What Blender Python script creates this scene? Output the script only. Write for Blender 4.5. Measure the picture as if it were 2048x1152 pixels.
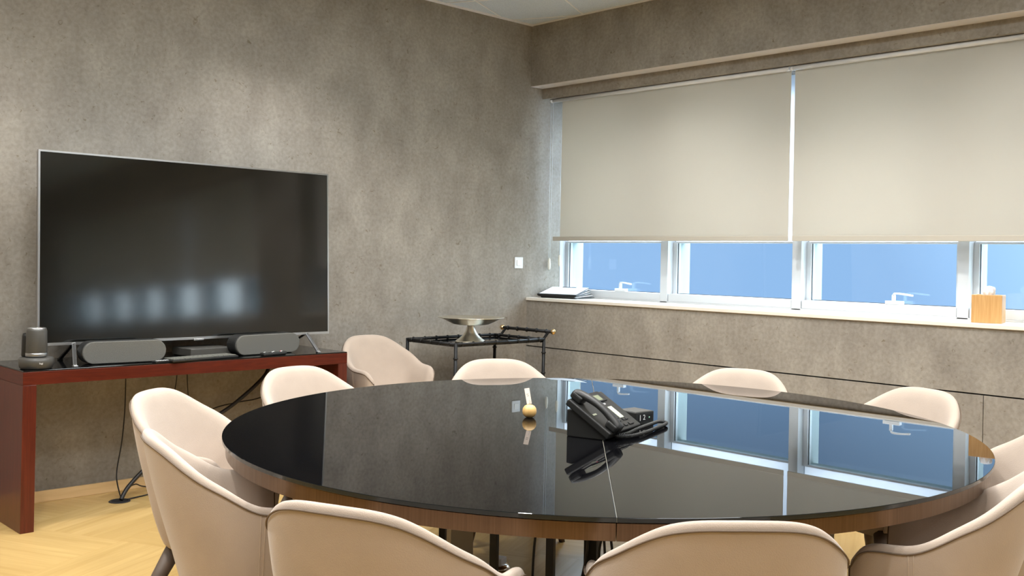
import bpy, bmesh, math, random
from mathutils import Vector, Matrix, noise
random.seed(7)
C = bpy.context.scene.collection
sc = bpy.context.scene
for o in list(bpy.data.objects):
    bpy.data.objects.remove(o)
PI = math.pi
R = math.radians

# ------------------------------------------------------------------ camera
FWD = Vector((math.cos(R(46.1)), math.sin(R(46.1)), 0))
RGT = Vector((math.sin(R(46.1)), -math.cos(R(46.1)), 0))
UP = Vector((0, 0, 1))
ROLL = 0.0199
CAM = Vector((-5.4664, -5.5069, 1.328))
cr = RGT * math.cos(ROLL) + UP * math.sin(ROLL)
cu = -RGT * math.sin(ROLL) + UP * math.cos(ROLL)
cd = bpy.data.cameras.new('camera')
co = bpy.data.objects.new('camera', cd)
C.objects.link(co)
m = Matrix((cr, cu, -FWD)).transposed().to_4x4()
m.translation = CAM
co.matrix_world = m
cd.sensor_width = 36
cd.lens = 2006 / 2048 * 36
cd.shift_y = -58 / 2048
cd.clip_start = 0.05
sc.camera = co

# ------------------------------------------------------------------ colour management
sc.view_settings.view_transform = 'Standard'
sc.view_settings.look = 'None'
sc.view_settings.gamma = 1
sc.view_settings.use_curve_mapping = False
sc.view_settings.exposure = 0.0

# ------------------------------------------------------------------ sky
W = bpy.data.worlds.new('sky')
sc.world = W
W.use_nodes = True
nt = W.node_tree
nt.nodes.clear()
out = nt.nodes.new('ShaderNodeOutputWorld')
bg = nt.nodes.new('ShaderNodeBackground')
tc = nt.nodes.new('ShaderNodeTexCoord')
# dim blue overcast ahead (shaded building side of the street), bright open sky towards -Y
dot = nt.nodes.new('ShaderNodeVectorMath'); dot.operation = 'DOT_PRODUCT'
dot.inputs[1].default_value = (0.25, -0.90, 0.36)
ramp = nt.nodes.new('ShaderNodeValToRGB')
ramp.color_ramp.elements[0].position = 0.0
ramp.color_ramp.elements[0].color = (0.13, 0.20, 0.32, 1)
ramp.color_ramp.elements[1].position = 1.0
ramp.color_ramp.elements[1].color = (2.7, 2.8, 2.95, 1)
for p, c in ((0.42, (0.135, 0.205, 0.325, 1)), (0.68, (0.42, 0.58, 0.80, 1))):
    e = ramp.color_ramp.elements.new(p); e.color = c
mr = nt.nodes.new('ShaderNodeMapRange')
mr.inputs[1].default_value = -1; mr.inputs[2].default_value = 1
nt.links.new(tc.outputs['Generated'], dot.inputs[0])
nt.links.new(dot.outputs['Value'], mr.inputs[0])
nt.links.new(mr.outputs[0], ramp.inputs[0])
nz = nt.nodes.new('ShaderNodeTexNoise'); nz.inputs['Scale'].default_value = 9; nz.inputs['Detail'].default_value = 5
nt.links.new(tc.outputs['Generated'], nz.inputs['Vector'])
# foliage below the horizon line in the -Y quarter
sepv = nt.nodes.new('ShaderNodeSeparateXYZ'); nt.links.new(tc.outputs['Generated'], sepv.inputs[0])
addn = nt.nodes.new('ShaderNodeMath'); addn.operation = 'MULTIPLY_ADD'; addn.inputs[1].default_value = -0.16; addn.inputs[2].default_value = 0.02
nt.links.new(nz.outputs['Fac'], addn.inputs[0])
sub = nt.nodes.new('ShaderNodeMath'); sub.operation = 'SUBTRACT'
nt.links.new(sepv.outputs['Z'], sub.inputs[0]); nt.links.new(addn.outputs[0], sub.inputs[1])
mz = nt.nodes.new('ShaderNodeMapRange'); mz.inputs[1].default_value = -0.01; mz.inputs[2].default_value = 0.01
nt.links.new(sub.outputs[0], mz.inputs[0])
fol = nt.nodes.new('ShaderNodeValToRGB')
fol.color_ramp.elements[0].position = 0.4; fol.color_ramp.elements[0].color = (0.10, 0.19, 0.15, 1)
fol.color_ramp.elements[1].position = 0.62; fol.color_ramp.elements[1].color = (2.0, 2.15, 2.1, 1)
nt.links.new(nz.outputs['Fac'], fol.inputs[0])
# only where looking towards -Y
my = nt.nodes.new('ShaderNodeMapRange'); my.inputs[1].default_value = -0.5; my.inputs[2].default_value = -0.3
my.inputs[3].default_value = 0; my.inputs[4].default_value = 1
nt.links.new(sepv.outputs['Y'], my.inputs[0])
mx_ = nt.nodes.new('ShaderNodeMath'); mx_.operation = 'MAXIMUM'
nt.links.new(mz.outputs[0], mx_.inputs[0]); nt.links.new(my.outputs[0], mx_.inputs[1])
mixc = nt.nodes.new('ShaderNodeMixRGB')
nt.links.new(mx_.outputs[0], mixc.inputs[0]); nt.links.new(fol.outputs[0], mixc.inputs[1]); nt.links.new(ramp.outputs[0], mixc.inputs[2])
# bright overcast above the roofs of the houses across the street
zen = nt.nodes.new('ShaderNodeMapRange'); zen.inputs[1].default_value = 0.24; zen.inputs[2].default_value = 0.50
nt.links.new(sepv.outputs['Z'], zen.inputs[0])
mixz = nt.nodes.new('ShaderNodeMixRGB'); mixz.inputs[2].default_value = (5.6, 6.2, 7.0, 1)
nt.links.new(zen.outputs[0], mixz.inputs[0]); nt.links.new(mixc.outputs[0], mixz.inputs[1])
nt.links.new(mixz.outputs[0], bg.inputs[0])
bg.inputs[1].default_value = 3.2
nt.links.new(bg.outputs[0], out.inputs[0])

# ------------------------------------------------------------------ materials
def newmat(name):
    m = bpy.data.materials.new(name); m.use_nodes = True
    b = m.node_tree.nodes['Principled BSDF']
    return m, m.node_tree, b
def pmat(name, col, rough=0.5, metal=0.0, spec=0.5, sheen=0.0, bump=None, var=None):
    m, t, b = newmat(name)
    b.inputs['Base Color'].default_value = (*col, 1)
    b.inputs['Roughness'].default_value = rough
    b.inputs['Metallic'].default_value = metal
    b.inputs['Specular IOR Level'].default_value = spec
    if sheen:
        b.inputs['Sheen Weight'].default_value = sheen
        b.inputs['Sheen Roughness'].default_value = 0.4
    if bump or var:
        tcn = t.nodes.new('ShaderNodeTexCoord')
    if var:
        n = t.nodes.new('ShaderNodeTexNoise'); n.inputs['Scale'].default_value = var[0]; n.inputs['Detail'].default_value = 6
        r = t.nodes.new('ShaderNodeValToRGB')
        r.color_ramp.elements[0].position = 0.3; r.color_ramp.elements[1].position = 0.7
        r.color_ramp.elements[0].color = (*[c * (1 - var[1]) for c in col], 1)
        r.color_ramp.elements[1].color = (*[min(1, c * (1 + var[1])) for c in col], 1)
        t.links.new(tcn.outputs['Object'], n.inputs['Vector']); t.links.new(n.outputs['Fac'], r.inputs[0])
        t.links.new(r.outputs[0], b.inputs['Base Color'])
    if bump:
        n = t.nodes.new('ShaderNodeTexNoise'); n.inputs['Scale'].default_value = bump[0]; n.inputs['Detail'].default_value = 3
        bp = t.nodes.new('ShaderNodeBump'); bp.inputs['Strength'].default_value = bump[1]; bp.inputs['Distance'].default_value = 0.002
        t.links.new(tcn.outputs['Object'], n.inputs['Vector']); t.links.new(n.outputs['Fac'], bp.inputs['Height'])
        t.links.new(bp.outputs[0], b.inputs['Normal'])
    return m

def concrete():
    m, t, b = newmat('concrete_wallpaper')
    g = t.nodes.new('ShaderNodeNewGeometry')
    def noise_(scale, det, dist=0.0, vec=None):
        n = t.nodes.new('ShaderNodeTexNoise'); n.inputs['Scale'].default_value = scale
        n.inputs['Detail'].default_value = det; n.inputs['Distortion'].default_value = dist
        t.links.new(vec or g.outputs['Position'], n.inputs['Vector']); return n
    def ramp_(src, a, b_, ca, cb):
        r = t.nodes.new('ShaderNodeValToRGB'); r.color_ramp.elements[0].position = a; r.color_ramp.elements[1].position = b_
        r.color_ramp.elements[0].color = (*ca, 1); r.color_ramp.elements[1].color = (*cb, 1)
        t.links.new(src.outputs['Fac'], r.inputs[0]); return r
    def mul(a, b_, mode='MULTIPLY', f=1.0):
        x = t.nodes.new('ShaderNodeMixRGB'); x.blend_type = mode; x.inputs[0].default_value = f
        t.links.new(a.outputs[0], x.inputs[1]); t.links.new(b_.outputs[0], x.inputs[2]); return x
    mp = t.nodes.new('ShaderNodeMapping'); mp.inputs['Scale'].default_value = (1, 1, 0.6)
    t.links.new(g.outputs['Position'], mp.inputs['Vector'])
    big = ramp_(noise_(1.6, 8, 0.2), 0.33, 0.68, (0.288, 0.262, 0.228), (0.345, 0.320, 0.282))
    mid = ramp_(noise_(6.0, 12, 0.25, mp.outputs[0]), 0.34, 0.66, (0.87, 0.86, 0.85), (1.09, 1.09, 1.08))
    fine = ramp_(noise_(45.0, 8, 0.3), 0.33, 0.64, (0.86, 0.855, 0.84), (1.06, 1.06, 1.06))
    # small worn pits, darker and browner
    pit = ramp_(noise_(30.0, 5, 1.2), 0.27, 0.35, (0.68, 0.63, 0.55), (1, 1, 1))
    x = mul(mul(mul(big, mid), fine), pit)
    t.links.new(x.outputs[0], b.inputs['Base Color'])
    b.inputs['Roughness'].default_value = 0.75; b.inputs['Specular IOR Level'].default_value = 0.3
    bp = t.nodes.new('ShaderNodeBump'); bp.inputs['Strength'].default_value = 0.25; bp.inputs['Distance'].default_value = 0.002
    n = noise_(120, 4); t.links.new(n.outputs['Fac'], bp.inputs['Height']); t.links.new(bp.outputs[0], b.inputs['Normal'])
    return m
M_wall = concrete()

def parquet():
    m, t, b = newmat('parquet_floor')
    L = t.links
    g = t.nodes.new('ShaderNodeNewGeometry')
    mp = t.nodes.new('ShaderNodeMapping'); mp.vector_type = 'POINT'
    mp.inputs['Rotation'].default_value = (0, 0, R(-25.6))
    L.new(g.outputs['Position'], mp.inputs['Vector'])
    off = t.nodes.new('ShaderNodeVectorMath'); off.operation = 'ADD'; off.inputs[1].default_value = (3.62, -0.659, 0.013)
    L.new(mp.outputs[0], off.inputs[0])
    ch = t.nodes.new('ShaderNodeTexChecker'); ch.inputs['Scale'].default_value = 1 / 0.6
    ch.inputs['Color1'].default_value = (1, 1, 1, 1); ch.inputs['Color2'].default_value = (0, 0, 0, 1)
    L.new(off.outputs[0], ch.inputs['Vector'])
    def planks(rot):
        r = t.nodes.new('ShaderNodeMapping'); r.inputs['Rotation'].default_value = (0, 0, R(rot))
        L.new(off.outputs[0], r.inputs['Vector'])
        br = t.nodes.new('ShaderNodeTexBrick')
        br.inputs['Scale'].default_value = 1; br.inputs['Brick Width'].default_value = 0.6; br.inputs['Row Height'].default_value = 0.1
        br.inputs['Mortar Size'].default_value = 0.0008; br.inputs['Mortar Smooth'].default_value = 0.2
        br.offset = 0
        br.inputs['Color1'].default_value = (0.50, 0.335, 0.125, 1); br.inputs['Color2'].default_value = (0.57, 0.39, 0.155, 1)
        br.inputs['Mortar'].default_value = (0.52, 0.32, 0.12, 1)
        L.new(r.outputs[0], br.inputs['Vector'])
        s = t.nodes.new('ShaderNodeMapping'); s.inputs['Scale'].default_value = (1.0, 16, 1)
        L.new(r.outputs[0], s.inputs['Vector'])
        n = t.nodes.new('ShaderNodeTexNoise'); n.inputs['Scale'].default_value = 1.6; n.inputs['Detail'].default_value = 6; n.inputs['Distortion'].default_value = 0.8
        L.new(s.outputs[0], n.inputs['Vector'])
        rr = t.nodes.new('ShaderNodeValToRGB'); rr.color_ramp.elements[0].position = 0.3; rr.color_ramp.elements[1].position = 0.7
        rr.color_ramp.elements[0].color = (0.88, 0.85, 0.80, 1); rr.color_ramp.elements[1].color = (1.06, 1.06, 1.06, 1)
        L.new(n.outputs['Fac'], rr.inputs[0])
        x = t.nodes.new('ShaderNodeMixRGB'); x.blend_type = 'MULTIPLY'; x.inputs[0].default_value = 1
        L.new(br.outputs['Color'], x.inputs[1]); L.new(rr.outputs[0], x.inputs[2]); return x
    a, c = planks(0), planks(90)
    mx = t.nodes.new('ShaderNodeMixRGB'); L.new(ch.outputs['Fac'], mx.inputs[0]); L.new(a.outputs[0], mx.inputs[1]); L.new(c.outputs[0], mx.inputs[2])
    L.new(mx.outputs[0], b.inputs['Base Color'])
    b.inputs['Roughness'].default_value = 0.24
    return m
M_floor = parquet()

def ceiling_mat():
    m, t, b = newmat('ceiling_tile')
    b.inputs['Base Color'].default_value = (0.62, 0.62, 0.63, 1); b.inputs['Roughness'].default_value = 0.9
    g = t.nodes.new('ShaderNodeNewGeometry'); n = t.nodes.new('ShaderNodeTexNoise'); n.inputs['Scale'].default_value = 160; n.inputs['Detail'].default_value = 4
    t.links.new(g.outputs['Position'], n.inputs['Vector'])
    r = t.nodes.new('ShaderNodeValToRGB'); r.color_ramp.elements[0].position = 0.3; r.color_ramp.elements[1].position = 0.6
    r.color_ramp.elements[0].color = (0.53, 0.60, 0.69, 1); r.color_ramp.elements[1].color = (0.64, 0.72, 0.80, 1)
    t.links.new(n.outputs['Fac'], r.inputs[0]); t.links.new(r.outputs[0], b.inputs['Base Color'])
    return m
M_ceil = ceiling_mat()

def woodmat(name, c1, c2, scale=(1, 1, 14), rough=0.35, nscale=3.0, coat=0.0):
    m, t, b = newmat(name)
    tcn = t.nodes.new('ShaderNodeTexCoord'); mp = t.nodes.new('ShaderNodeMapping'); mp.inputs['Scale'].default_value = scale
    n = t.nodes.new('ShaderNodeTexNoise'); n.inputs['Scale'].default_value = nscale; n.inputs['Detail'].default_value = 7; n.inputs['Distortion'].default_value = 0.5
    r = t.nodes.new('ShaderNodeValToRGB'); r.color_ramp.elements[0].position = 0.3; r.color_ramp.elements[1].position = 0.72
    r.color_ramp.elements[0].color = (*c1, 1); r.color_ramp.elements[1].color = (*c2, 1)
    t.links.new(tcn.outputs['Object'], mp.inputs['Vector']); t.links.new(mp.outputs[0], n.inputs['Vector'])
    t.links.new(n.outputs['Fac'], r.inputs[0]); t.links.new(r.outputs[0], b.inputs['Base Color'])
    b.inputs['Roughness'].default_value = rough; b.inputs['Coat Weight'].default_value = coat
    return m
M_desk = woodmat('mahogany_veneer', (0.062, 0.0085, 0.0035), (0.105, 0.016, 0.006), (3, 3, 40), 0.33)
for _m in ('mahogany_veneer',): bpy.data.materials[_m].node_tree.nodes['Principled BSDF'].inputs['Specular IOR Level'].default_value = 0.28
M_deskv = woodmat('mahogany_veneer_upright', (0.062, 0.0085, 0.0035), (0.105, 0.016, 0.006), (40, 40, 2), 0.33)
M_rim = woodmat('bronze_brown_edge_band', (0.125, 0.074, 0.040), (0.165, 0.100, 0.056), (60, 60, 1), 0.28)
M_rim.node_tree.nodes['Principled BSDF'].inputs['Metallic'].default_value = 0.8
M_bamboo = woodmat('bamboo', (0.56, 0.30, 0.10), (0.68, 0.40, 0.16), (1, 20, 1), 0.45, 6)
M_base = woodmat('maple_baseboard', (0.56, 0.37, 0.17), (0.66, 0.46, 0.23), (1, 1, 14), 0.45)
M_ballw = woodmat('pale_turned_wood', (0.62, 0.36, 0.12), (0.75, 0.50, 0.20), (14, 14, 1), 0.4, 4)

M_fabric = pmat('beige_suede', (0.445, 0.362, 0.295), 0.85, spec=0.2, sheen=0.3, bump=(380, 0.35), var=(7, 0.05))
M_piping = pmat('beige_suede_piping', (0.15, 0.11, 0.08), 0.85, spec=0.2)
M_leg = pmat('taupe_chair_leg', (0.115, 0.082, 0.060), 0.55)
M_black = pmat('black_plastic', (0.014, 0.014, 0.013), 0.45, spec=0.4)
M_blackm = pmat('black_matte_metal', (0.006, 0.006, 0.006), 0.5, spec=0.35)
M_graph = pmat('graphite_plastic', (0.060, 0.057, 0.050), 0.42)
M_glass_top = pmat('black_glass', (0.0025, 0.0025, 0.003), 0.012, spec=0.5)
M_glass_top.node_tree.nodes['Principled BSDF'].inputs['IOR'].default_value = 1.24
M_desk_glass = pmat('dark_tinted_glass', (0.006, 0.006, 0.006), 0.06)
M_edge = pmat('dark_glass_edge', (0.008, 0.011, 0.011), 0.15)
M_screen = pmat('switched_off_screen', (0.006, 0.006, 0.005), 0.085, spec=1.0)
M_silver = pmat('brushed_silver', (0.55, 0.55, 0.55), 0.32, metal=1)
M_chrome = pmat('chrome', (0.75, 0.75, 0.75), 0.12, metal=1)
M_bowl = pmat('hammered_silver', (0.84, 0.80, 0.70), 0.33, metal=1, bump=(25, 0.5))
M_gold = pmat('brass', (0.80, 0.58, 0.30), 0.25, metal=1)
M_white = pmat('white_powder_coat', (0.62, 0.645, 0.67), 0.3)
M_fin = pmat('pale_outer_reveal', (0.27, 0.33, 0.34), 0.7)
M_sill = pmat('white_sill', (0.84, 0.80, 0.72), 0.4)
M_whitepl = pmat('white_plastic', (0.78, 0.80, 0.82), 0.35)
M_gasket = pmat('dark_gasket', (0.05, 0.06, 0.07), 0.6)
M_paper = pmat('white_paper', (0.85, 0.85, 0.87), 0.8)
M_card = pmat('cream_card', (0.66, 0.55, 0.46), 0.8)
M_ink = pmat('dark_ink', (0.03, 0.03, 0.03), 0.7)
M_whitetext = pmat('white_print', (0.75, 0.75, 0.75), 0.5)
M_grille = pmat('grey_speaker_fabric', (0.125, 0.122, 0.108), 0.95, bump=(500, 0.8), var=(420, 0.45))
M_keys = pmat('grey_keys', (0.13, 0.13, 0.11), 0.5)
M_lcd = pmat('lcd_glass', (0.20, 0.22, 0.15), 0.2)
M_labelm = pmat('pale_label', (0.50, 0.52, 0.38), 0.6)
M_pink = pmat('pink_plastic', (0.65, 0.10, 0.14), 0.5)
M_green = pmat('green_print', (0.03, 0.25, 0.10), 0.5)
M_cable = pmat('black_cable', (0.014, 0.012, 0.011), 0.5)
M_tbar = pmat('white_tbar', (0.80, 0.82, 0.84), 0.6)
M_trimw = pmat('white_wall_angle', (0.80, 0.80, 0.80), 0.6)
M_grom = pmat('black_grommet', (0.02, 0.02, 0.02), 0.5)
M_greycol = pmat('grey_painted_steel', (0.34, 0.31, 0.27), 0.4, metal=0.3)

def glass_pane():
    m, t, b = newmat('window_glass')
    t.nodes.remove(b)
    o = t.nodes['Material Output']
    tr = t.nodes.new('ShaderNodeBsdfTransparent'); tr.inputs[0].default_value = (0.86, 0.93, 0.95, 1)
    gl = t.nodes.new('ShaderNodeBsdfGlossy'); gl.inputs['Roughness'].default_value = 0.0
    fr = t.nodes.new('ShaderNodeFresnel')
    ge = t.nodes.new('ShaderNodeNewGeometry'); ior = t.nodes.new('ShaderNodeMapRange')      # the back face of the sheet sees the inverse index
    ior.inputs[3].default_value = 1.5; ior.inputs[4].default_value = 1 / 1.5
    t.links.new(ge.outputs['Backfacing'], ior.inputs[0]); t.links.new(ior.outputs[0], fr.inputs[0])
    mx = t.nodes.new('ShaderNodeMixShader')
    t.links.new(fr.outputs[0], mx.inputs[0]); t.links.new(tr.outputs[0], mx.inputs[1]); t.links.new(gl.outputs[0], mx.inputs[2])
    t.links.new(mx.outputs[0], o.inputs[0])
    return m
M_pane = glass_pane()

def frost():
    m, t, b = newmat('frosted_glass'); t.nodes.remove(b); o = t.nodes['Material Output']
    d = t.nodes.new('ShaderNodeBsdfDiffuse'); d.inputs[0].default_value = (0.8, 0.82, 0.84, 1)
    tl = t.nodes.new('ShaderNodeBsdfTranslucent'); tl.inputs[0].default_value = (0.86, 0.9, 0.93, 1)
    mx = t.nodes.new('ShaderNodeMixShader'); mx.inputs[0].default_value = 0.75
    t.links.new(d.outputs[0], mx.inputs[1]); t.links.new(tl.outputs[0], mx.inputs[2]); t.links.new(mx.outputs[0], o.inputs[0])
    return m
M_frost = frost()
def blind_mat():
    m, t, b = newmat('blind_fabric')
    t.nodes.remove(b)
    o = t.nodes['Material Output']
    d = t.nodes.new('ShaderNodeBsdfDiffuse'); d.inputs[0].default_value = (0.655, 0.625, 0.565, 1)
    tl = t.nodes.new('ShaderNodeBsdfTranslucent'); tl.inputs[0].default_value = (0.70, 0.64, 0.54, 1)
    g = t.nodes.new('ShaderNodeTexCoord')
    n = t.nodes.new('ShaderNodeTexNoise'); n.inputs['Scale'].default_value = 350
    t.links.new(g.outputs['Object'], n.inputs['Vector'])
    bp = t.nodes.new('ShaderNodeBump'); bp.inputs['Strength'].default_value = 0.2; bp.inputs['Distance'].default_value = 0.001
    t.links.new(n.outputs['Fac'], bp.inputs['Height']); t.links.new(bp.outputs[0], d.inputs['Normal'])
    mx = t.nodes.new('ShaderNodeMixShader'); mx.inputs[0].default_value = 0.45
    t.links.new(d.outputs[0], mx.inputs[1]); t.links.new(tl.outputs[0], mx.inputs[2]); t.links.new(mx.outputs[0], o.inputs[0])
    return m
M_blind = blind_mat()
M_hem = pmat('hem_fabric', (0.50, 0.465, 0.395), 0.85)

# ------------------------------------------------------------------ helpers
def thing(name, label, cat, loc=(0, 0, 0), rz=0, group=None):
    o = bpy.data.objects.new(name, None); C.objects.link(o)
    o.empty_display_size = 0.1
    o.location = loc; o.rotation_euler = (0, 0, rz)
    o['label'] = label; o['category'] = cat
    if group: o['group'] = group
    return o
def tag(o, label, cat, group=None):
    o['label'] = label; o['category'] = cat
    if group: o['group'] = group
    return o
def obj(name, bm, mats, parent=None, smooth=False, bevel=0, seg=2, sub=0, loc=None, label=None, autos=None):
    me = bpy.data.meshes.new(name)
    bmesh.ops.recalc_face_normals(bm, faces=bm.faces[:])
    bm.to_mesh(me); bm.free()
    if not isinstance(mats, (list, tuple)): mats = [mats]
    for mm in mats: me.materials.append(mm)
    o = bpy.data.objects.new(name, me); C.objects.link(o)
    if parent: o.parent = parent
    if loc: o.location = loc
    if parent and parent.name == 'television' and name != 'stand_foot': me.transform(Matrix.Translation((0, 0, 0.09)) @ LEAN @ Matrix.Translation((0, 0, -0.09)))
    if smooth:
        for p in me.polygons: p.use_smooth = True
    if bevel:
        b = o.modifiers.new('bevel', 'BEVEL'); b.width = bevel; b.segments = seg; b.limit_method = 'ANGLE'; b.angle_limit = R(35)
    if sub:
        s = o.modifiers.new('sub', 'SUBSURF'); s.levels = sub; s.render_levels = sub
    if label: o['label'] = label
    return o
def struct(name, bm, mats, parent=None, **k):
    o = obj(name, bm, mats, parent, **k)
    if not parent: o['kind'] = 'structure'
    return o
def box(bm, lo, hi, mi=0, M=None):
    x0, y0, z0 = lo; x1, y1, z1 = hi
    vs = [Vector(p) for p in ((x0, y0, z0), (x1, y0, z0), (x1, y1, z0), (x0, y1, z0), (x0, y0, z1), (x1, y0, z1), (x1, y1, z1), (x0, y1, z1))]
    if M: vs = [M @ v for v in vs]
    v = [bm.verts.new(p) for p in vs]
    for f in ((0, 3, 2, 1), (4, 5, 6, 7), (0, 1, 5, 4), (1, 2, 6, 5), (2, 3, 7, 6), (3, 0, 4, 7)):
        fc = bm.faces.new([v[i] for i in f]); fc.material_index = mi
    return v
def bx(lo, hi, mi=0):
    bm = bmesh.new(); box(bm, lo, hi, mi); return bm
def lathe(bm, prof, n=40, c=(0, 0, 0), mi=0, M=None):
    rings = []
    for r, z in prof:
        if r < 1e-6:
            p = Vector((c[0], c[1], c[2] + z)); p = M @ p if M else p
            rings.append([bm.verts.new(p)])
        else:
            ring = []
            for i in range(n):
                a = 2 * PI * i / n
                p = Vector((c[0] + r * math.cos(a), c[1] + r * math.sin(a), c[2] + z)); p = M @ p if M else p
                ring.append(bm.verts.new(p))
            rings.append(ring)
    for a, b in zip(rings, rings[1:]):
        if len(a) == 1 and len(b) == 1: continue
        for i in range(n):
            j = (i + 1) % n
            if len(a) == 1: f = bm.faces.new((a[0], b[i], b[j]))
            elif len(b) == 1: f = bm.faces.new((a[i], a[j], b[0]))
            else: f = bm.faces.new((a[i], a[j], b[j], b[i]))
            f.material_index = mi; f.smooth = True
def tube(bm, pts, r, n=8, mi=0, cap=True, closed=False):
    pts = [Vector(p) for p in pts]
    rr = r if isinstance(r, (list, tuple)) else [r] * len(pts)
    N = len(pts); rings = []
    prev = None
    for i, p in enumerate(pts):
        if closed: d = pts[(i + 1) % N] - pts[i - 1]
        else: d = pts[min(i + 1, N - 1)] - pts[max(i - 1, 0)]
        d.normalize()
        if prev is None:
            a = Vector((0, 0, 1)) if abs(d.z) < 0.9 else Vector((1, 0, 0))
            u = d.cross(a).normalized()
        else:
            u = (prev - d * prev.dot(d))
            u = u.normalized() if u.length > 1e-6 else d.orthogonal().normalized()
        prev = u
        v = d.cross(u)
        rings.append([bm.verts.new(p + (u * math.cos(2 * PI * k / n) + v * math.sin(2 * PI * k / n)) * rr[i]) for k in range(n)])
    prs = list(zip(rings, rings[1:]))
    if closed: prs.append((rings[-1], rings[0]))
    for a, b in prs:
        for k in range(n):
            f = bm.faces.new((a[k], a[(k + 1) % n], b[(k + 1) % n], b[k])); f.smooth = True; f.material_index = mi
    if cap and not closed:
        for ring in (rings[0], rings[-1]):
            f = bm.faces.new(ring); f.material_index = mi
def prism(bm, pts, z0, z1, mi=0, mside=None):
    a = [bm.verts.new((x, y, z0)) for x, y in pts]; b = [bm.verts.new((x, y, z1)) for x, y in pts]
    f = bm.faces.new(a); f.material_index = mi if mside is None else mside
    f = bm.faces.new(b); f.material_index = mi
    n = len(pts)
    for i in range(n):
        f = bm.faces.new((a[i], a[(i + 1) % n], b[(i + 1) % n], b[i])); f.material_index = mi if mside is None else mside
def smoothpath(P, n=8):
    P = [Vector(p) for p in P]; o = []
    for i in range(len(P) - 1):
        p0 = P[max(i - 1, 0)]; p1 = P[i]; p2 = P[i + 1]; p3 = P[min(i + 2, len(P) - 1)]
        for k in range(n):
            t = k / n
            o.append(0.5 * ((2 * p1) + (p2 - p0) * t + (2 * p0 - 5 * p1 + 4 * p2 - p3) * t * t + (3 * p1 - p0 - 3 * p2 + p3) * t ** 3))
    o.append(P[-1]); return o
def textobj(name, body, size, M, mat, parent, depth=0.0003):
    cu_ = bpy.data.curves.new(name, 'FONT'); cu_.body = body; cu_.size = size; cu_.extrude = depth
    cu_.align_x = 'CENTER'; cu_.align_y = 'CENTER'
    t = bpy.data.objects.new('tmp', cu_); C.objects.link(t)
    bpy.context.view_layer.update()
    me = bpy.data.meshes.new_from_object(t.evaluated_get(bpy.context.evaluated_depsgraph_get()))
    bpy.data.objects.remove(t); bpy.data.curves.remove(cu_)
    me.name = name; me.materials.clear(); me.materials.append(mat)
    me.transform(M)
    o = bpy.data.objects.new(name, me); C.objects.link(o); o.parent = parent
    return o
def cyl_between(bm, a, b, r, n=12, mi=0): tube(bm, [a, b], r, n, mi)

# ------------------------------------------------------------------ room shell
CZ = 3.14
XW, YN = -7.6, -11.0
struct('floor', bx((XW, YN, -0.1), (1.0, 0.1, 0)), M_floor)
struct('wall_left', bx((XW - 0.1, 0, 0), (0.64, 0.12, CZ + 0.1)), M_wall)
struct('wall_back', bx((XW - 0.12, YN, 0), (XW, 0, CZ)), pmat('dark_wall_panel', (0.10, 0.085, 0.07), 0.6))
struct('wall_near', bx((XW, YN - 0.12, 0), (0.64, YN, CZ)), M_wall)
# window wall: solid below the sill with panel joints, fascia above, head recess, piers
bm = bmesh.new()
SZ = 1.012
g = 0.004
y_j = [0, -3.43, -6.9, YN]
for a, b in zip(y_j, y_j[1:]):
    box(bm, (0, b + g / 2, 0), (0.02, a - g / 2, 0.6615 - g))
box(bm, (0, YN, 0.6615 + g), (0.02, 0, SZ))
box(bm, (0.02, YN, 0), (0.62, 0, SZ), 1)
box(bm, (0, YN, 2.665), (0.64, 0, CZ))           # deep fascia
box(bm, (0.13, YN, 2.582), (0.64, 0, 2.665))     # second step
W1 = (0.0, -3.80); W2 = (-4.65, -10.85)
box(bm, (0.0, W2[0], SZ), (0.64, W1[1], 2.665))
box(bm, (0.0, YN, SZ), (0.64, W2[1], 2.665))
box(bm, (0.002, YN, 2.662), (0.129, 0, 2.6655), 2)  # paler strip along the underside of the fascia
struct('wall_right', bm, [M_wall, pmat('dark_joint', (0.02, 0.018, 0.015), 0.9), pmat('pale_underside', (0.62, 0.58, 0.55), 0.85)])

# ceiling: rotated tile grid with white bars, tiles sit in the grid
TH = R(25.5)
tt = Vector((math.cos(TH), math.sin(TH), 0)); nn = Vector((-math.sin(TH), math.cos(TH), 0))
struct('ceiling', bx((XW, YN, CZ), (0.64, 0.0, CZ + 0.08)), M_ceil)
bm = bmesh.new()
def clipline(p, d):
    lo, hi = -99, 99
    for ax, a, b in ((0, XW, 0.0), (1, YN, 0.0)):
        if abs(d[ax]) > 1e-6:
            t0 = (a - p[ax]) / d[ax]; t1 = (b - p[ax]) / d[ax]
            lo = max(lo, min(t0, t1)); hi = min(hi, max(t0, t1))
    return lo, hi
for k in range(-26, 26):
    for (base, d) in ((nn * (0.136 + 0.613 * k), tt), (tt * (-0.205 + 0.6 * k), nn)):
        lo, hi = clipline(base, d)
        if hi - lo < 0.03: continue
        a = base + d * lo; b = base + d * hi
        s = Vector((-d.y, d.x, 0)) * 0.0055
        vs = [a - s, b - s, b + s, a + s]
        prism(bm, [(v.x, v.y) for v in vs], CZ - 0.005, CZ + 0.001)
struct('trim_1', bm, M_tbar)
bm = bmesh.new()
box(bm, (XW, -0.018, CZ - 0.012), (0, 0, CZ)); box(bm, (-0.014, YN, CZ - 0.01), (0, -0.018, CZ))
struct('trim_2', bm, M_trimw)
struct('baseboard_left', bx((XW, -0.014, 0), (0.0, 0, 0.06)), M_base, bevel=0.002)
# white window sill
struct('trim_3', bx((-0.012, W1[1], SZ), (0.40, 0, 1.035)), M_sill, bevel=0.003)
struct('trim_4', bx((-0.012, W2[1], SZ), (0.40, W2[0], 1.035)), M_sill, bevel=0.003)

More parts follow.
